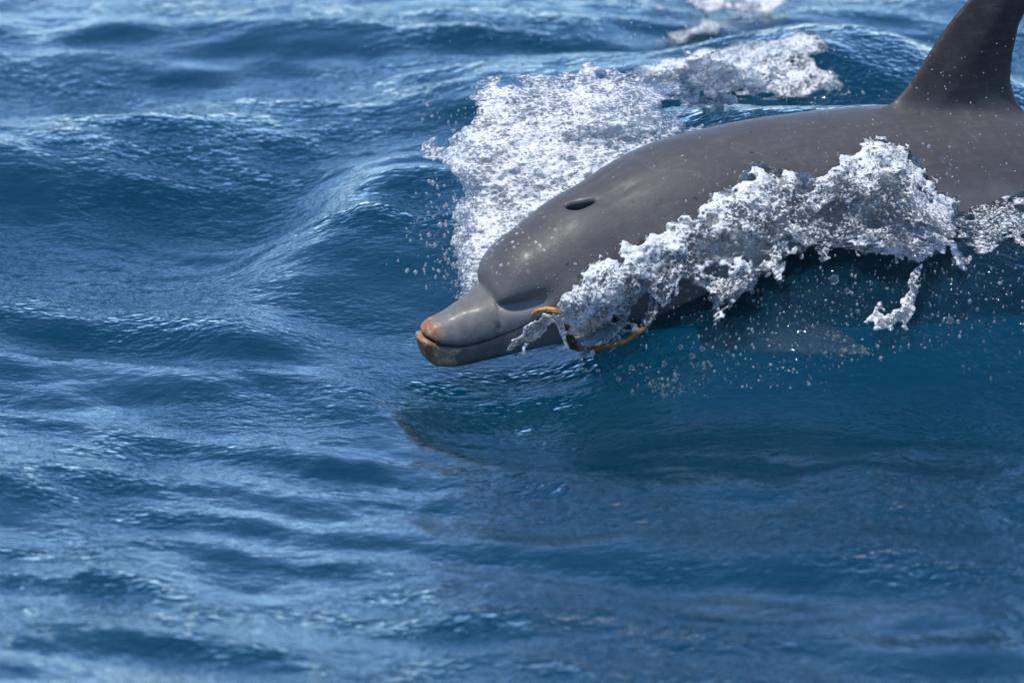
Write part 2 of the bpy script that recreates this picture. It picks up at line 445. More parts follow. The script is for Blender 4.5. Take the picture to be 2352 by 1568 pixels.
def sea_large(x, y):
    z = ridge(x, y, RA, 0.60, 0.42)+ridge(x, y, RD, 30.0, 0.26)*0.9+ridge(x, y, RC, 0.50, 0.45, 0.85)+ridge(x, y, RB, 0.5, 0.6, 0.8)
    ydr = spl(x, RD[0], RD[1])
    z = z+0.030*np.clip(ydr-.25-y, 0, 2.6)
    hx = pchip(x, np.array([0, .1, .19, .32, .45, .57, .7, .85, 1.0, 1.2, 2.2, 3.0]), np.array([0, .030, .065, .125, .175, .205, .20, .165, .12, .10, .09, 0]))
    yc = np.interp(x, [0, .6, 1.0], [-.15, -.10, 0])
    z = z+hx*np.where(y < yc, np.exp(-((y-yc)/.42)**2), np.exp(-((y-yc)/.5)**2))
    z = z-0.015*np.exp(-((y+0.50)/0.28)**2)*sstep(-0.35, -0.05, x)
    return z
def calmness(x, y):
    calm = 1.0-0.42*np.exp(-(((x-0.30)/0.75)**2+((y+0.58)/0.34)**2)**2)     # slick water under the chin
    calm = calm+0.2*np.exp(-(((x-0.65)/0.55)**2+((y+0.10)/0.28)**2)**2)     # broken water over the flank
    calm = calm+1.3*np.exp(-(((x+.18)/.20)**2+((y-.86)/.13)**2))
    return calm*(1.0-0.55*np.exp(-(((x+0.28)/0.42)**2+((y-0.45)/0.42)**2)**2))   # smooth face of the bow swell
def sea_h(x, y):
    fade = 1.0/(1.0+(np.maximum(np.abs(x)-2.0, 0)/8)**2)/(1.0+(np.maximum(np.abs(y-0.5)-5.0, 0)/10)**2)
    z = sea_large(x, y)*np.exp(-np.maximum(np.abs(x)-2.2, 0)**2)
    calm = calmness(x, y)
    w = 0
    for kx, ky, a, ph in waves:
        w = w+a*np.sin(kx*x+ky*y+ph)
    cap = fbm2(x*7.0+0.35*y, y*4.6, 4, 0.55)*0.0055*(0.45+0.55*vn2(x*1.3+3, y*0.9))
    z = z+(w+cap)*calm*fade
    for rx, ry, rr in RINGS:
        r = np.hypot(x-rx, y-ry)
        z = z+0.0016*np.cos((r-rr)*2*math.pi/0.016)*np.exp(-((r-rr)/0.014)**2)
    return z
def axis(lo, hi, step, far, n):
    a = np.arange(lo, hi+1e-9, step)
    g = np.geomspace(step, far, n); up = hi+np.cumsum(g*0+g); dn = lo-np.cumsum(g)
    return np.r_[dn[::-1], a, up]
sx = axis(-1.55, 1.55, 0.0068, 900.0, 46); sy = axis(-3.6, 4.4, 0.0125, 900.0, 46)
GX, GY = np.meshgrid(sx, sy, indexing='ij')
GZ = sea_h(GX, GY)
nx, ny = GX.shape
SV = np.stack([GX, GY, GZ], -1).reshape(-1, 3)
ii = (np.arange(nx-1)[:, None]*ny+np.arange(ny-1)[None, :]).ravel()
SF = np.stack([ii, ii+ny, ii+ny+1, ii+1], 1)
sea = mesh_np('sea', SV, SF, M_SEA, attrs={'ripple': calmness(GX, GY).ravel()})
tag(sea, 'choppy deep blue sea with ripples around the dolphin', 'sea', kind='structure')
deep = mesh_np('deep_water', np.array([[-8000, -8000, -3.2], [8000, -8000, -3.2], [8000, 8000, -3.2], [-8000, 8000, -3.2]]), np.array([[0, 1, 2, 3]]), M_DEEP, smooth=False)
tag(deep, 'dark blue depth far under the sea surface', 'deep water', kind='structure')
print('sea', time.time()-T00)

# ------------------------------------------------------------------ dolphin
SPINE = [(962, 780, -.17), (1110, 742, -.12), (1240, 695, -.075), (1380, 610, -.01), (1530, 548, .06), (1690, 512, .13), (1880, 497, .21),
         (2065, 495, .28), (2400, 510, .40), (2700, 590, .48), (3100, 750, .55), (3480, 900, .58)]
cp = np.array([W(*p) for p in SPINE]); cl = np.r_[0, np.cumsum(np.linalg.norm(np.diff(cp, axis=0), axis=1))]
tt = np.linspace(0, cl[-1], 3000); cur = spl(tt, cl, cp)
cs = np.r_[0, np.cumsum(np.linalg.norm(np.diff(cur, axis=0), axis=1))]
tan = np.gradient(cur, cs, axis=0); tan /= np.linalg.norm(tan, axis=1)[:, None]
roll = np.radians(np.interp(cs, [0, .45, 1.1, 2.5], [27, 27, 18, 14]))
up0 = np.cos(roll)[:, None]*EU+np.sin(roll)[:, None]*ED
dor = up0-(up0*tan).sum(1)[:, None]*tan; dor /= np.linalg.norm(dor, axis=1)[:, None]
lat = np.cross(tan, dor)                      # points away from / towards camera
if lat[0]@ED < 0: lat = -lat                  # +lateral is the camera's side
def bend(V):
    s = V[:, 0]; sc_ = np.clip(s, 0, cs[-1])
    o = np.empty((len(V), 3))
    for k in range(3):
        o[:, k] = np.interp(sc_, cs, cur[:, k])+V[:, 1]*np.interp(sc_, cs, lat[:, k])+V[:, 2]*np.interp(sc_, cs, dor[:, k])
    o += (s-sc_)[:, None]*np.where((s < 0)[:, None], tan[0], tan[-1])
    return o
gs = np.r_[np.arange(-.02, .46, .0038), np.arange(.46, 2.52, .011)]
gy = np.r_[np.arange(-.46, -.14, .009), np.arange(-.14, .14, .004), np.arange(.14, .47, .009)]
gz = np.r_[np.arange(-.46, -.13, .009), np.arange(-.13, .19, .004), np.arange(.19, .60, .009)]
S1 = gs.astype(f32)
def prof(pts): a = np.array(pts); return pchip(gs, a[:, 0], a[:, 1]).astype(f32)[:, None, None]
Yg = gy.astype(f32)[None, :, None]; Zg = gz.astype(f32)[None, None, :]; Sg = S1[:, None, None]
top = prof([(.143, .0), (.146, .040), (.151, .078), (.160, .106), (.174, .127), (.20, .143), (.236, .154), (.28, .158), (.324, .1605), (.375, .164), (.42, .164), (.503, .178), (.584, .188), (.70, .193), (.878, .2067), (1.05, .218), (1.2, .22), (1.4, .2), (1.7, .145), (2.0, .095), (2.25, .06), (2.40, .035), (2.46, .01)])
bot = prof([(.145, .035), (.2, .020), (.25, -.01), (.30, -.06), (.35, -.110), (.45, -.155), (.6, -.19), (.8, -.215), (1.0, -.22), (1.3, -.2), (1.7, -.13), (2.0, -.075), (2.25, -.04), (2.40, -.022), (2.46, -.005)])
wid = prof([(.143, .012), (.146, .038), (.151, .052), (.160, .064), (.178, .076), (.21, .089), (.25, .102), (.3, .121), (.375, .143), (.45, .158), (.6, .190), (.8, .213), (1.05, .222), (1.3, .198), (1.7, .115), (2.0, .06), (2.25, .030), (2.40, .022), (2.46, .006)])
hc = (top+bot)/2; hh = np.maximum((top-bot)/2, 1e-3); ww = np.maximum(wid, 1e-3)
rho = np.sqrt((Yg/ww)**2+((Zg-hc)/hh)**2)
FB = (rho-1)*np.minimum(hh, ww)
FB = np.where((Sg < .1435) | (Sg > 2.46), np.maximum(FB, np.where(Sg < .3, .1435-Sg, Sg-2.46)), FB)
# jaws
zm = prof([(-.02, .010), (.007, .009), (.036, -.0065), (.077, -.0140), (.115, -.0090), (.155, .004), (.19, .017), (.222, .028), (.26, .037), (.30, .040), (.4, .04)])
ut = prof([(-.02, .003), (.006, .004), (.010, .014), (.018, .025), (.03, .039), (.05, .050), (.094, .066), (.14, .066), (.17, .064), (.21, .058), (.26, .050), (.31, .040), (.36, .03), (.4, .01)])
uw = prof([(-.02, .002), (.006, .006), (.010, .018), (.018, .029), (.032, .0375), (.06, .044), (.10, .054), (.14, .069), (.18, .087), (.23, .106), (.29, .124), (.34, .125), (.4, .07)])
lb = prof([(-.02, .001), (-.003, .004), (.001, .028), (.007, .047), (.016, .0560), (.03, .0590), (.056, .0575), (.105, .0590), (.16, .0720), (.23, .098), (.3, .125), (.36, .09), (.4, .05)])
lw = prof([(-.02, .002), (-.003, .008), (.001, .021), (.008, .030), (.02, .034), (.04, .037), (.07, .042), (.11, .051), (.156, .068), (.22, .095), (.29, .117), (.34, .118), (.4, .06)])
gap = prof([(-.02, .0028), (.20, .0022), (.25, .0012), (.27, -.004), (.4, -.02)])
def jaw(h, w, sgn):
    ex_ = 2.3+.6*sstep(.06, .16, Sg)
    r = (np.abs(Yg/w)**ex_+np.abs((Zg-zm)/h)**ex_)**(1/ex_)
    f = (r-1)*np.minimum(h, w)
    cut = -(Zg-zm)*sgn+gap
    k = .006; hmx = np.clip(.5-.5*(cut-f)/k, 0, 1)
    return cut*(1-hmx)+f*hmx+k*hmx*(1-hmx)
near_head = slice(0, int(np.searchsorted(gs, .40)))
J = smin(jaw(ut, uw, 1), 9.0, .001)
JL = jaw(lb, lw, -1)
UB = smin(FB, np.where(Sg < .40, J, 9.0), .0035+.03*sstep(.19, .33, Sg))
crease = np.exp(-((FB-J)/.009)**2)*sstep(.125, .145, Sg)*sstep(.27, .17, Sg)*np.where(Zg > .0, 1, 0)
UB = UB+.0060*crease
FB = smin(UB, np.where(Sg < .40, JL, 9.0), .004+.03*sstep(.24, .33, Sg))
mg = np.where((Sg > -.01) & (Sg < .262), np.abs(Zg-zm)-gap*1.0, 9.0)         # keep the mouth line open
inner = np.maximum(mg, .0)
rim = np.maximum(-mg, FB*0-1)
FB = np.where((Sg < .262), np.maximum(FB, np.minimum(gap-np.abs(Zg-zm), (Sg*-1+.262))), FB)
# dorsal fin
S2, Z2 = np.meshgrid(gs, gz, indexing='ij')
fin = [(a_-.030-.022*min(max((a_-1.1)/.2, 0), 1), b_) for a_, b_ in [(1.00, .17), (1.055, .226), (1.085, .265), (1.125, .332), (1.165, .390), (1.215, .450), (1.27, .503), (1.33, .540), (1.385, .552), (1.375, .528), (1.345, .470), (1.325, .40), (1.320, .33), (1.325, .275), (1.345, .235), (1.38, .17)]]
d2 = poly_sd(S2, Z2, fin)
th = (.0245*np.sqrt(np.clip(-d2/.075, 0, 1))*np.clip(1.25-(Z2-.2)*1.5, .5, 1.2))
FF = np.where(d2[:, None, :] < 0, np.abs(Yg)-th[:, None, :].astype(f32), np.sqrt(d2[:, None, :]**2+Yg**2)).astype(f32)
FB = smin(FB, FF, .030)
# flippers: swept back and down from the lower flank
for side in (1, -1):
    root = np.array([.60, .125*side, -.145])
    ax_l = np.array([.84, .45*side, -.06]); ax_l /= np.linalg.norm(ax_l)      # along the flipper
    ax_c = np.array([-.5, .45*side, -.35]); ax_c -= ax_c@ax_l*ax_l; ax_c /= np.linalg.norm(ax_c)
    ax_n = np.cross(ax_l, ax_c)
    rel = [Sg-root[0], Yg-root[1], Zg-root[2]]
    U = rel[0]*ax_l[0]+rel[1]*ax_l[1]+rel[2]*ax_l[2]
    V_ = rel[0]*ax_c[0]+rel[1]*ax_c[1]+rel[2]*ax_c[2]
    N_ = rel[0]*ax_n[0]+rel[1]*ax_n[1]+rel[2]*ax_n[2]
    m = (np.abs(U-.17) < .24) & (np.abs(V_) < .14) & (np.abs(N_) < .08)
    q = np.argwhere(m); Um = U[m]; Vm = V_[m]; Nm = N_[m]
    dd = poly_sd(Um.astype(float), Vm.astype(float), [(-.05, -.065), (.05, -.055), (.16, -.05), (.26, -.025), (.34, .022), (.345, .035), (.30, .045), (.20, .062), (.10, .070), (.02, .066), (-.05, .06)])
    tk = .019*np.sqrt(np.clip(-dd/.05, 0, 1))*np.clip(1.15-Um*1.5, .5, 1.2)
    ff = np.where(dd < 0, np.abs(Nm)-tk, np.sqrt(dd**2+Nm**2)).astype(f32)
    FB[m] = smin(FB[m], ff, .022)
# tail flukes
Sy, Yy = np.meshgrid(gs, gy, indexing='ij')
d3 = poly_sd(Sy, np.abs(Yy), [(2.22, -.05), (2.24, .035), (2.30, .12), (2.37, .22), (2.42, .30), (2.465, .33), (2.455, .26), (2.44, .17), (2.43, .08), (2.445, .03), (2.42, -.05)])
th3 = .016*np.sqrt(np.clip(-d3/.04, 0, 1))
FT = np.where(d3[:, :, None] < 0, np.abs(Zg)-th3[:, :, None].astype(f32), np.sqrt(d3[:, :, None]**2+Zg**2)).astype(f32)
FB = smin(FB, FT, .02)
# blowhole: a crescent pit with a raised lip on the crown
bs, bz = .385, .157
bp = (Sg-bs)*.73+(Yg-.012)*.68; bq = -(Sg-bs)*.68+(Yg-.012)*.73
pit = np.sqrt((bp/.024)**2+((bq+.008*(bp/.024)**2)/.0095)**2+((Zg-bz+.004)/.040)**2)
lip = np.exp(-(((Sg-bs-.2*np.abs(Yg))/.030)**2+(Yg/.042)**2)*1.0)*np.exp(-((Zg-bz)/.05)**2)
FB = FB+lip*.0022*np.cos(np.clip(pit, 0, 3)*1.2)
pd = (pit-1)*.008
FB = -smin(-FB, pd, .006)
# brow ridge sweeping back from the blowhole
FB = FB+.004*np.exp(-(((Sg-.455)/.045)**2+((np.abs(Yg)-.035-(Sg-.43)*.1)/.010)**2))*np.where(Zg > .05, 1, 0)
V0, Q0 = surface_nets(FB.astype(f32), gs, gy, gz)
DV = bend(V0)
dolphin = mesh_np('dolphin', DV, Q0, M_SKIN, attrs={'rest': V0})
tag(dolphin, 'grey dolphin surging left through the sea, orange-worn beak tip', 'dolphin')
def dolphin_pt(s, y, z): return bend(np.array([[s, y, z]]))[0]
for sd in (1, -1):
    import bmesh
    bm = bmesh.new(); bmesh.ops.create_uvsphere(bm, u_segments=20, v_segments=12, radius=.011)
    for v in bm.verts: v.co.z *= .62; v.co.x *= 1.35
    me = bpy.data.meshes.new('eye'); bm.to_mesh(me); bm.free(); me.materials.append(M_EYE)
    for p in me.polygons: p.use_smooth = True
    e = bpy.data.objects.new('eye', me); scene.collection.objects.link(e); e.parent = dolphin
    c0 = dolphin_pt(.335, .117*sd, -.035)
    e.location = c0
    e.rotation_euler = (Vector(dolphin_pt(.335, .2*sd, -.035)-c0)).to_track_quat('Z', 'X').to_euler()
print('dolphin', len(V0), time.time()-T00)

# ------------------------------------------------------------------ depth of what stands behind a splash
bvh_d = BVHTree.FromPolygons([tuple(v) for v in DV], [tuple(q) for q in Q0.tolist()])
cx = np.where((sx > -1.5) & (sx < 1.5))[0][::3]; cy = np.where((sy > -1.6) & (sy < 4.3))[0][::2]
cv = np.stack([GX[np.ix_(cx, cy)], GY[np.ix_(cx, cy)], GZ[np.ix_(cx, cy)]], -1).reshape(-1, 3)
jj = (np.arange(len(cx)-1)[:, None]*len(cy)+np.arange(len(cy)-1)[None, :]).ravel()
bvh_s = BVHTree.FromPolygons([tuple(v) for v in cv], np.stack([jj, jj+len(cy), jj+len(cy)+1, jj+1], 1).tolist())
def depth_at(al, be, use='both'):
    """nearest surface along the sight line, as metres towards the camera from the aim plane"""
    o = Vector(CAM); best = -3.0
    d = Vector(-ED*DIST+EX*al+EU*be)
    L = d.length; d = d/L
    for nm, b in (('dolphin', bvh_d), ('sea', bvh_s)):
        if use in ('both', nm):
            h = b.ray_cast(o, d)
            if h[0] is not None:
                best = max(best, float((np.array(h[0])-AIM)@ED))
    return best
def depth_map(al, be, use='both', step=4):
    a = np.r_[al[::step], al[-1]]; b = np.r_[be[::step], be[-1]]
    Dm = np.array([[depth_at(x, y, use) for y in b] for x in a])
    tmp = np.array([np.interp(be, b, r) for r in Dm])
    return np.array([np.interp(al, a, tmp[:, j]) for j in range(len(be))]).T
def blur(D_, n):
    for _ in range(n):
        P_ = np.pad(D_, 1, mode='edge')
        D_ = (P_[:-2, 1:-1]+P_[2:, 1:-1]+P_[1:-1, :-2]+P_[1:-1, 2:]+2*P_[1:-1, 1:-1])/6
    return D_
def AB(pts): return [((px-1176)/1176.0, (784-py)/1176.0) for px, py in pts]

def sheet(name, mat, polys, holes, dfun, thick, edge, step, namp, parent=None, dstep=None, cover=0.0, aniso=(1, 1, 1), foamf=None, pad=.03, seed=0.0, warp=.012, rim=.16):
    """A sheet of flung water: a curved shell of uneven thickness with torn edges and holes."""
    P = np.array([q for pl in polys for q in AB(pl)])
    al = np.arange(P[:, 0].min()-pad, P[:, 0].max()+pad, step); be = np.arange(P[:, 1].min()-pad, P[:, 1].max()+pad, step)
    X, Y = np.meshgrid(al, be, indexing='ij')
    wx = .010*vn2(X*28+seed, Y*28)+.006*vn2(X*70, Y*70+seed); wy = .010*vn2(X*28+50, Y*28+seed)+.006*vn2(X*70+90, Y*70)
    sd = np.full(X.shape, 9.0)
    for pl in polys: sd = np.minimum(sd, poly_sd(X+wx, Y+wy, AB(pl)))
    q = np.clip(-sd/edge, -1, 1)
    Tm = np.where(q > 0, thick*np.sqrt(np.clip(q, 0, 1)), thick*q*1.5)
    for pl, amt in holes:
        hs_ = poly_sd(X+wx, Y+wy, AB(pl))
        Tm = Tm-amt*thick*sstep(.012, -.018, hs_)
    D0 = dfun(X, Y, al, be)
    dm = thick+pad
    dlo, dhi = D0[sd < .02].min()-dm, D0[sd < .02].max()+dm
    ds = np.arange(dlo, dhi, dstep or step)
    F_ = np.full((len(al), len(be), len(ds)), 9.0, f32)
    # only evaluate near the sheet
    near = np.abs(ds[None, None, :]-D0[:, :, None]) < dm
    near &= (sd < .03)[:, :, None]
    I = np.argwhere(near)
    xa = al[I[:, 0]].astype(f32); ya = be[I[:, 1]].astype(f32); za = ds[I[:, 2]].astype(f32)
    ax_, ay_, az_ = aniso
    n = np.zeros(len(I), f32)
    for fr_, am in namp:
        n += am*vn3(xa*fr_*ax_+seed+fr_, ya*fr_*ay_+fr_*.7, za*fr_*az_)
    wz = warp*(vn3(xa*16*ax_+seed, ya*16*ay_+7, za*4)+.55*vn3(xa*38*ax_+seed, ya*38*ay_+3, za*8)+.33*vn3(xa*85*ax_, ya*85*ay_+seed, za*12)+.2*vn3(xa*170*ax_, ya*170*ay_+seed, za*20))
    F_[near] = np.abs(za+wz-D0[I[:, 0], I[:, 1]].astype(f32))-Tm[I[:, 0], I[:, 1]].astype(f32)+n+cover
    V, Q = surface_nets(F_, al, be, ds)
    fo = foamf(V[:, 0], V[:, 1])
    gi = np.clip(((V[:, 0]-al[0])/step).astype(int), 0, len(al)-1); gj = np.clip(((V[:, 1]-be[0])/step).astype(int), 0, len(be)-1)
    fo = fo+rim*np.exp(-(np.maximum(Tm[gi, gj], 0)/(thick*.62))**2)-rim*.45
    Pw = abd(V[:, 0], V[:, 1], V[:, 2])
    o = mesh_np(name, Pw, Q, mat, parent=parent, attrs={'foam': fo})
    print(name, len(V), time.time()-T00)
    return o

# near splash: a torn sheet thrown up along the camera's side of the body
N_MAIN = [(1318, 660), (1335, 625), (1370, 600), (1420, 588), (1440, 562), (1490, 540), (1540, 515), (1600, 495), (1640, 455), (1690, 430), (1700, 400), (1725, 375), (1755, 370), (1780, 395), (1800, 383), (1850, 400), (1890, 402), (1920, 370), (1975, 355), (1990, 330), (2030, 320), (2080, 338), (2110, 372), (2140, 395), (2170, 440), (2200, 480), (2206, 515), (2190, 545), (2212, 595), (2205, 618), (2190, 610), (2170, 572), (2135, 598), (2108, 608), (2085, 598), (2055, 580), (1990, 572), (1930, 560), (1905, 575), (1895, 600), (1880, 575), (1850, 565), (1838, 590), (1815, 575), (1805, 615), (1800, 648), (1782, 645), (1778, 622), (1745, 640), (1725, 668), (1700, 672), (1685, 705), (1668, 700), (1655, 725), (1638, 715), (1630, 670), (1600, 655), (1570, 640), (1552, 660), (1530, 690), (1508, 715), (1488, 735), (1480, 725), (1500, 690), (1490, 670), (1462, 690), (1440, 700), (1400, 690), (1370, 680), (1350, 660), (1330, 680)]
N_HOLES = [([(1640, 570), (1700, 530), (1760, 530), (1790, 560), (1760, 610), (1690, 640), (1640, 640), (1610, 610)], 1.05),
           ([(1850, 480), (1900, 455), (1950, 480), (1930, 510), (1880, 520)], .85),
           ([(2075, 510), (2120, 490), (2145, 520), (2125, 555), (2085, 550)], .95),
           ([(1990, 520), (2020, 490), (2040, 510), (2010, 550)], .8),
           ([(1800, 500), (1840, 495), (1835, 540), (1800, 545)], .7),
           ([(1450, 640), (1500, 610), (1560, 600), (1540, 640), (1490, 665)], .8),
           ([(2140, 440), (2160, 470), (2150, 500), (2125, 470)], .6)]
def d_near(X, Y, al, be):
    D_ = depth_map(al, be)
    D_ = blur(D_, 14)
    py = 784-Y*1176; px = X*1176+1176
    crest = np.interp(px, [1300, 1440, 1640, 1720, 1800, 1900, 2030, 2110, 2210], [660, 560, 455, 372, 390, 390, 320, 375, 500])
    out = np.clip((py-crest)/230.0, 0, 1.2)
    return D_+.018+.085*out**1.1
near_splash = bpy.data.objects.new('splash', None); scene.collection.objects.link(near_splash)
near_splash.location = abd(np.array(.55), np.array(.15), np.array(.1))
tag(near_splash, 'torn white sheet of water thrown up along the dolphin flank below its fin', 'splash')
def child(o, root):
    o.parent = root; o.matrix_parent_inverse = root.matrix_basis.inverted(); return o
from mathutils import Matrix
def adopt(o, root):
    o.parent = root; o.matrix_parent_inverse = Matrix.Translation(-Vector(root.location)); return o
foam_near = lambda a, b: .50+.14*sstep(.10, .0, np.abs(b-np.interp(a*1176+1176, [1300, 1640, 1720, 2030, 2210], [.12, .26, .33, .36, .25])))-.04*sstep(.3, .8, a)
adopt(sheet('water_film', M_NEAR, [N_MAIN], [], lambda X, Y, al, be: d_near(X, Y, al, be)-.012, .0055, .02, .0036, [(40, .0016), (90, .0014)], warp=.016, foamf=lambda a, b: .34+0*a, seed=301.0, rim=.25), near_splash)
adopt(sheet('water_sheet', M_NEAR, [N_MAIN], N_HOLES, d_near, .0085, .030, .0032, [(22, .0040), (48, .0036), (110, .0036), (200, .0030)], dstep=.0032, warp=.015, aniso=(.8, 1.0, 1.0), foamf=foam_near, cover=.001), near_splash)
# dome of water at the corner of the mouth, and the wash under the jaw
N_DOME = [(1283, 712), (1292, 690), (1320, 672), (1340, 648), (1348, 636), (1358, 655), (1385, 675), (1420, 688), (1450, 695), (1446, 725), (1462, 770), (1440, 772), (1430, 750), (1415, 772), (1395, 800), (1360, 802), (1352, 840), (1342, 842), (1342, 805), (1315, 780), (1300, 745)]
N_WASH = [(1162, 818), (1172, 790), (1190, 765), (1215, 742), (1245, 726), (1290, 722), (1300, 745), (1308, 790), (1298, 800), (1288, 765), (1262, 750), (1240, 760), (1222, 790), (1205, 792), (1198, 812), (1180, 808), (1168, 830)]
def d_dome(X, Y, al, be):
    D_ = blur(depth_map(al, be), 30)
    return np.maximum(D_, -.02)*.5+.5*D_+.035+.05*np.exp(-(((X-.16)/.07)**2+((Y-.04)/.07)**2))
adopt(sheet('water_dome', M_NEAR, [N_DOME], [([(1330, 720), (1355, 715), (1360, 745), (1335, 750)], .7), ([(1400, 710), (1425, 715), (1420, 745), (1400, 740)], .9)], d_dome, .011, .025, .0030, [(30, .003), (70, .0032), (150, .004), (260, .003)], foamf=lambda a, b: .53+0*a, seed=31.0), near_splash)
adopt(sheet('jaw_wash', M_NEAR, [N_WASH], [], d_dome, .010, .016, .0030, [(50, .003), (110, .004), (220, .003)], foamf=lambda a, b: .50+0*a, seed=57.0), near_splash)
# trailing jet that ends in a broken ring of drops
N_JET = [(2098, 596), (2124, 600), (2110, 632), (2112, 655), (2098, 690), (2100, 715), (2088, 742), (2094, 762), (2072, 752), (2048, 768), (2040, 748), (2010, 752), (2018, 736), (1994, 728), (2002, 706), (1992, 690), (2014, 682), (2012, 706), (2030, 724), (2056, 726), (2074, 704), (2086, 672), (2084, 640), (2094, 618)]
N_JET_H = []
def d_jet(X, Y, al, be):
    D_ = blur(depth_map(al, be), 30); return D_+.06
adopt(sheet('falling_jet', M_NEAR, [N_JET], N_JET_H, d_jet, .0085, .016, .0028, [(45, .004), (100, .0045), (210, .0035)], foamf=lambda a, b: .48+0*a, seed=83.0, rim=.2), near_splash)

# fingers of water dripping from the torn lower edge, each ending in a bead
for (px, py, ln, lean, rb) in [(1893, 568, 34, -6, .0052), (1838, 566, 30, 4, .0042), (1797, 600, 52, -8, .0062), (1690, 660, 48, -14, .0052), (1650, 690, 40, -6, .0046), (1512, 690, 58, -26, .0050),
                               (2188, 560, 62, 26, .0072), (1560, 630, 50, -10, .0042), (1420, 740, 44, 4, .0046), (1345, 795, 52, -4, .0056), (1297, 760, 46, 2, .0060), (1735, 640, 36, -10, .0042), (1208, 788, 26, -8, .0048), (1968, 566, 24, 2, .0036), (2062, 580, 26, -6, .0040)]:
    d0_ = depth_at((px-1176)/1176, (784-py)/1176)+.075
    nk_, na_ = 18, 10; vv_ = []
    for i_ in range(nk_):
        u_ = i_/(nk_-1)
        cpt = abd(np.array((px+lean*u_**1.5+2.5*math.sin(u_*7+px)-1176)/1176), np.array((784-py-ln*u_)/1176), np.array(d0_+.012*u_))
        rr_ = rb*(.95-.62*u_ if u_ < .62 else .57+.62*math.sin((u_-.62)/.38*math.pi*.5)) if u_ < .86 else rb*1.12*math.sqrt(max(1-((u_-.84)/.165)**2, .0))
        for j_ in range(na_):
            a_ = 2*math.pi*j_/na_
            vv_.append(cpt+rr_*(math.cos(a_)*EX+math.sin(a_)*ED))
    ff_ = [[i_*na_+j_, i_*na_+(j_+1) % na_, (i_+1)*na_+(j_+1) % na_, (i_+1)*na_+j_] for i_ in range(nk_-1) for j_ in range(na_)]
    adopt(mesh_np('drip', np.array(vv_), np.array(ff_), M_NEAR, attrs={'foam': np.full(len(vv_), .44)}), near_splash)

# far splash: the bow wave breaking on the other side of the head
F_MAIN = [(965, 372), (985, 352), (1020, 330), (1050, 312), (1062, 290), (1088, 250), (1100, 222), (1130, 200), (1180, 192), (1205, 184), (1235, 178), (1262, 186), (1300, 178), (1345, 165), (1380, 172), (1420, 160), (1470, 172), (1500, 190), (1560, 200), (1590, 240), (1570, 300), (1650, 300), (1500, 420), (1300, 560), (1180, 640), (1120, 690), (1060, 685), (1048, 650), (1062, 600), (1055, 560), (1070, 520), (1062, 480), (1078, 440), (1072, 400), (1040, 378), (1000, 376)]
F_HOLES = [([(1360, 330), (1430, 290), (1480, 310), (1460, 360), (1380, 400), (1330, 390)], .55), ([(1290, 300), (1330, 295), (1340, 315), (1300, 325)], .5),
           ([(1500, 215), (1570, 215), (1575, 290), (1510, 300)], .9), ([(1370, 175), (1420, 170), (1430, 190), (1380, 195)], .6)]
def d_far(X, Y, al, be):
    py = 784-Y*1176; px = X*1176+1176
    base = np.interp(py, [150, 250, 400, 550, 690], [-.60, -.50, -.36, -.22, -.10])
    base = base-.12*sstep(1090, 960, px)-.06*sstep(1350, 1600, px)
    curl = .022*np.sin((py-150)/85.0)*sstep(650, 400, py)
    body = depth_map(al, be, 'dolphin')
    body = np.where(body > -2.5, body, 9)
    # stay behind the dolphin
    far_side = np.interp(px, [1100, 1250, 1400, 1650], [-.12, -.22, -.32, -.45])
    return np.where(body < 5, np.minimum(base+curl, far_side), base+curl)
far_splash = bpy.data.objects.new('splash', None); scene.collection.objects.link(far_splash)
far_splash.location = abd(np.array(.1), np.array(.15), np.array(-.4))
tag(far_splash, 'big white breaking bow wave of foam behind the dolphin head', 'splash')
adopt(sheet('breaking_crest', M_FAR, [F_MAIN], F_HOLES, d_far, .014, .045, .0040, [(14, .006), (34, .0045), (85, .0055), (160, .0055)], dstep=.0048, aniso=(.55, 1.15, 1.0), foamf=lambda a, b: .515-.10*sstep(.12, .35, a)+0*b, seed=11.0, cover=-.003, pad=.06, warp=.022, rim=-.06), far_splash)
# wash streaming back over the shoulder of the wave
F_WASH = [(1470, 195), (1480, 150), (1510, 105), (1560, 78), (1620, 66), (1700, 62), (1760, 70), (1820, 45), (1870, 62), (1895, 95), (1880, 118), (1840, 130), (1900, 160), (1950, 205), (1945, 222), (1850, 226), (1760, 230), (1680, 218), (1640, 195), (1580, 190), (1500, 205)]
def d_wash(X, Y, al, be):
    return blur(depth_map(al, be, 'sea'), 8)+.006
foamw = lambda a, b: .545+.03*sstep(.45, .30, a)
tag(adopt(sheet('wash', M_WASH, [F_WASH], [([(1640, 100), (1720, 90), (1740, 115), (1650, 130)], .5)], d_wash, .017, .05, .0046, [(12, .010), (26, .010), (60, .009), (130, .005)], aniso=(.7, 1.1, .6), foamf=foamw, seed=140.0, pad=.04, cover=-.005, warp=.018, rim=-.06), far_splash), kind='stuff')
B_WASH = [(1470, 185), (1520, 150), (1580, 125), (1660, 130), (1720, 165), (1790, 190), (1760, 215), (1690, 222), (1650, 250), (1590, 262), (1540, 262), (1490, 240)]
tag(adopt(sheet('wash', M_WASH, [B_WASH], [([(1590, 200), (1640, 190), (1650, 225), (1600, 235)], .7)], lambda X, Y, al, be: -.80+.10*(Y-.45)+.15*(.35-X), .016, .05, .0042, [(16, .008), (38, .009), (85, .007), (160, .005)], aniso=(.6, 1.15, 1), foamf=lambda a, b: .50+0*a, seed=260.0, pad=.05, cover=.001, warp=.03), far_splash), kind='stuff')
T_WASH = [(1420, 6), (1500, -2), (1600, 8), (1700, 6), (1790, 12), (1800, 28), (1700, 36), (1600, 28), (1500, 20)]
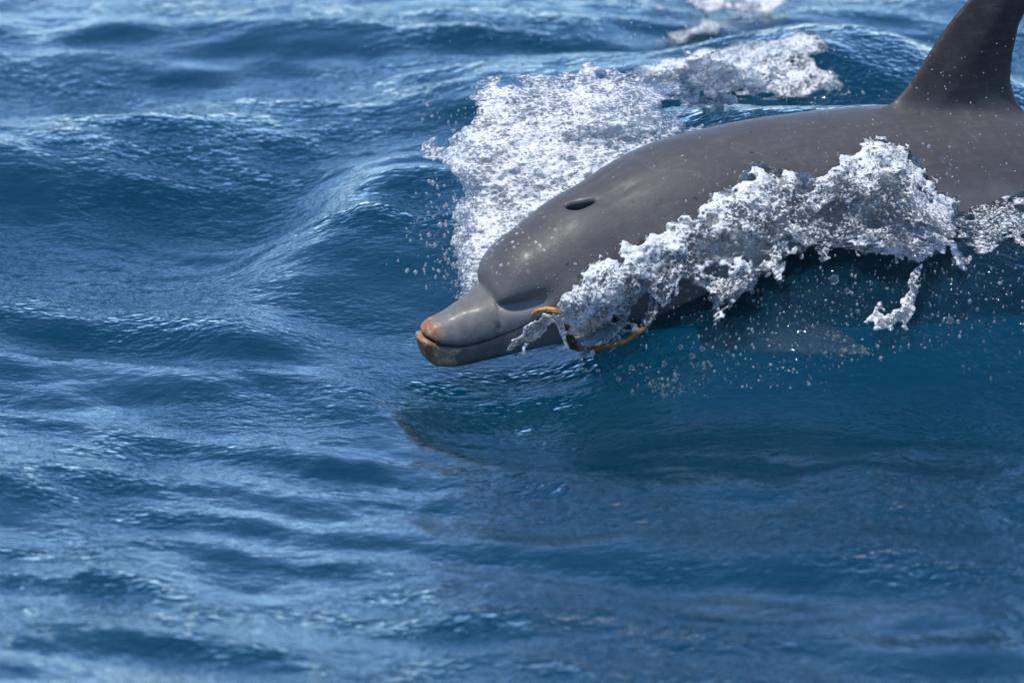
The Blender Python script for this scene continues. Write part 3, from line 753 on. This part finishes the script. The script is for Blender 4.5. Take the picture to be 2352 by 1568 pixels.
tag(adopt(sheet('wash', M_WASH, [T_WASH], [], d_wash, .011, .03, .006, [(14, .010), (34, .010), (80, .007)], aniso=(.7, 1.1, .6), foamf=foamw, seed=171.0, pad=.04, cover=-.001, warp=.015), far_splash), kind='stuff')
S_WASH = [(2185, 450), (2230, 432), (2300, 445), (2360, 455), (2430, 465), (2430, 560), (2330, 560), (2260, 585), (2215, 620), (2180, 570)]
tag(adopt(sheet('wash', M_WASH, [S_WASH], [], d_wash, .010, .03, .0040, [(20, .006), (46, .008), (110, .006)], aniso=(.7, 1.1, .6), foamf=lambda a, b: .54+0*a, seed=191.0, pad=.04, cover=.001), near_splash), kind='stuff')

# ------------------------------------------------------------------ seaweed in the mouth
KP = [(1224, 724, -.012), (1236, 715, -.002), (1256, 709, .010), (1283, 718, .02), (1298, 745, .02), (1306, 775, .02), (1330, 800, .018), (1365, 802, .02), (1400, 790, .022), (1450, 776, .025), (1478, 752, .028), (1494, 725, .03), (1504, 700, .03)]
kd = np.array([depth_at((a-1176)/1176, (784-b)/1176) for a, b, _ in KP])
kd = np.convolve(np.r_[kd[0], kd, kd[-1]], [.25, .5, .25], 'valid')+np.array([k[2] for k in KP])+.012
kw = np.array([abd(np.array((a-1176)/1176), np.array((784-b)/1176), np.array(d)) for (a, b, _), d in zip(KP, kd)])
kl = np.r_[0, np.cumsum(np.linalg.norm(np.diff(kw, axis=0), axis=1))]
NK = 160; kt = np.linspace(0, kl[-1], NK); kc = spl(kt, kl, kw); u01 = kt/kl[-1]
ktan = np.gradient(kc, axis=0); ktan /= np.linalg.norm(ktan, axis=1)[:, None]
kn = np.cross(ktan, ED); kn /= np.linalg.norm(kn, axis=1)[:, None]; kb = np.cross(ktan, kn)
krad = np.interp(u01, [0, .05, .15, .3, .42, .5, .7, .9, 1], [.0025, .0046, .0052, .0065, .0100, .0074, .0062, .0054, .003])
NA = 14; kv = []
for i in range(NK):
    for j in range(NA):
        a = 2*math.pi*j/NA
        r = krad[i]*(1+.30*float(vn2(np.array(i*.55), np.array(j*1.1)))+.28*float(vn2(np.array(i*.13+9), np.array(j*.4))))
        kv.append(kc[i]+kn[i]*(math.cos(a)*r+.004*float(vn2(np.array(i*.07+3), np.array(4.2))))+kb[i]*math.sin(a)*r*.6)
kf = [[i*NA+j, i*NA+(j+1) % NA, (i+1)*NA+(j+1) % NA, (i+1)*NA+j] for i in range(NK-1) for j in range(NA)]
weed = mesh_np('seaweed_strand', np.array(kv), np.array(kf), M_WEED, attrs={'along': np.repeat(u01, NA)})
tag(weed, 'orange-brown strand of seaweed trailing from the corner of the dolphin mouth', 'seaweed')

# ------------------------------------------------------------------ spray
def ico(sub):
    bm = bmesh.new(); bmesh.ops.create_icosphere(bm, subdivisions=sub, radius=1.0)
    v = np.array([tuple(x.co) for x in bm.verts]); f = np.array([[q.index for q in p.verts] for p in bm.faces]); bm.free(); return v, f
I1 = ico(1); I2 = ico(2)
def droplets(name, pts, rad, base, mat=M_DROP):
    v, f = base; n = len(pts)
    st = rng.uniform(.55, 1.45, (n, 1, 3)); st[:, :, 2] *= rng.uniform(.9, 1.4, (n, 1))
    V = (v[None]*rad[:, None, None]*st+pts[:, None, :]).reshape(-1, 3)
    Fc = (f[None]+(np.arange(n)*len(v))[:, None, None]).reshape(-1, 3)
    return mesh_np(name, V, Fc, mat)
def scatter(n, pl, dlo, dhi, power=1.0, centre=None):
    P = np.array(pl, float); out = []
    x0, y0 = P.min(0); x1, y1 = P.max(0)
    while len(out) < n:
        m = 4*n+50; X = rng.uniform(x0, x1, m); Y = rng.uniform(y0, y1, m)
        k = poly_sd(X, Y, pl) < 0
        if centre is not None:
            k &= rng.random(m) < np.exp(-(((X-centre[0])/centre[2])**2+((Y-centre[1])/centre[3])**2))
        out += list(zip(X[k], Y[k]))
    out = np.array(out[:n]); d = rng.uniform(dlo, dhi, n)
    return abd((out[:, 0]-1176)/1176, (784-out[:, 1])/1176, d)
def radii(n, lo, hi, p=2.5): return lo+(hi-lo)*rng.random(n)**p
fs = [scatter(420, [(860, 420), (1090, 380), (1080, 700), (1000, 690), (870, 640)], -.45, -.05, centre=(1055, 560, 90, 130)),
      scatter(150, [(900, 180), (1120, 160), (1090, 300), (980, 360), (900, 330)], -.6, -.4, centre=(1060, 280, 90, 90)),
      scatter(260, [(1000, 380), (1090, 380), (1090, 690), (1020, 690)], -.35, -.1, centre=(1065, 600, 40, 90)),
      scatter(260, [(1300, 20), (1950, 0), (1960, 260), (1400, 190)], -.9, -.5),
      scatter(260, [(600, 30), (2352, 0), (2352, 240), (1000, 200)], -.8, -.2),
      scatter(120, [(640, 380), (1060, 380), (1050, 700), (640, 720)], -.5, -.1)]
P1 = np.concatenate(fs)
R1 = np.concatenate([radii(420, .0006, .0046, 4), radii(150, .0006, .0036, 4), radii(260, .0006, .0042, 4), radii(260, .0008, .0036, 3), radii(260, .0007, .0018), radii(120, .0007, .0016)])
fspray = droplets('spray', P1, R1, I1); tag(fspray, kind='stuff'); adopt(fspray, far_splash)
ns = [scatter(330, [(1400, 700), (2120, 580), (2200, 700), (2000, 830), (1560, 900), (1400, 860)], .12, .26),
      scatter(90, [(1470, 850), (1600, 850), (1600, 930), (1470, 930)], .16, .24, centre=(1530, 888, 32, 20)),
      scatter(420, [(1300, 640), (1480, 520), (1700, 380), (2200, 330), (2230, 560), (2090, 760), (1960, 740), (1700, 760), (1300, 840)], .12, .26),
      scatter(150, [(1330, 800), (1640, 780), (1640, 920), (1380, 900)], .08, .22),
      scatter(330, [(1400, 330), (2352, 60), (2352, 430), (1700, 400), (1400, 560)], .12, .30),
      scatter(110, [(2150, 500), (2352, 450), (2352, 900), (2100, 820)], .05, .25),
      scatter(180, [(1240, 640), (1480, 520), (1700, 380), (2200, 320), (2230, 500), (1700, 640), (1300, 780)], .14, .26)]
P2 = np.concatenate(ns)
R2 = np.concatenate([radii(330, .0009, .0050, 3), radii(90, .001, .005, 1.8), radii(420, .0007, .0034, 3), radii(150, .001, .0052, 2.2), radii(330, .0006, .0019, 2), radii(110, .0008, .004, 3), radii(180, .001, .004, 3)])
# bubbles and sparkling beads lying on the broken water over the flank
bb = []
for pl_, n_ in (([(1560, 720), (1800, 640), (2150, 600), (2352, 520), (2352, 720), (2150, 800), (1900, 850), (1600, 860)], 620), ([(1330, 830), (1900, 850), (1900, 900), (1360, 880)], 90)):
    q_ = scatter(n_, pl_, 0.0, 1e-6)
    rel_ = q_-AIM
    for al_, be_ in zip(rel_@EX, rel_@EU):
        bb.append(abd(np.array(al_), np.array(be_), np.array(depth_at(al_, be_, 'sea')+.001)))
P2 = np.concatenate([P2, np.array(bb)]); R2 = np.concatenate([R2, radii(710, .0008, .0034, 3)])
# beads of water standing on the wet skin
vis = np.where((V0[:, 0] > .16) & (V0[:, 0] < 1.0) & (V0[:, 2] > .03) & (V0[:, 1] > -.06) & (np.hypot(V0[:, 0]-.385, V0[:, 1]) > .06))[0]
wgt = np.exp(-((V0[vis, 0]-.27)/.16)**2)+.12; pick = rng.choice(vis, 170, p=wgt/wgt.sum())
P2 = np.concatenate([P2, DV[pick]]); R2 = np.concatenate([R2, radii(170, .0007, .0021, 2.5)])
nspray = droplets('spray', P2, R2, I1); tag(nspray, kind='stuff'); adopt(nspray, near_splash)
# the few drops large enough to pick out one by one
BIG = [(2182, 735, .0085, 'single round drop hanging in the air beside the broken ring of the falling jet'),
       (2165, 738, .004, None), (1916, 642, .0115, 'fat white drop falling below the middle of the torn water sheet'),
       (1946, 668, .0068, None), (1740, 632, .006, None), (1563, 797, .006, None), (1590, 817, .007, None), (1700, 640, .006, None),
       (1460, 610, .005, None), (1420, 870, .005, None), (1450, 845, .006, None), (1345, 850, .005, None), (1612, 800, .0055, None), (2000, 650, .005, None), (1525, 835, .006, None)]
for px, py, r, lab in BIG:
    d = depth_at((px-1176)/1176, (784-py)/1176)+.06+.03*rng.random()
    p = abd(np.array((px-1176)/1176), np.array((784-py)/1176), np.array(d))
    v, f = I2
    vv = v*r*.8*np.array([1, 1, rng.uniform(1.0, 1.25)])*(1+.08*vn3(v[:, 0]*1.5+px, v[:, 1]*1.5, v[:, 2]*1.5)[:, None])
    o = mesh_np('water_drop', vv, f, M_BIG); o.location = p
    tag(o, lab or 'small clear water drop flying below the torn water sheet', 'water drop', 'water drops flying off the near splash')
print('all', time.time()-T00)
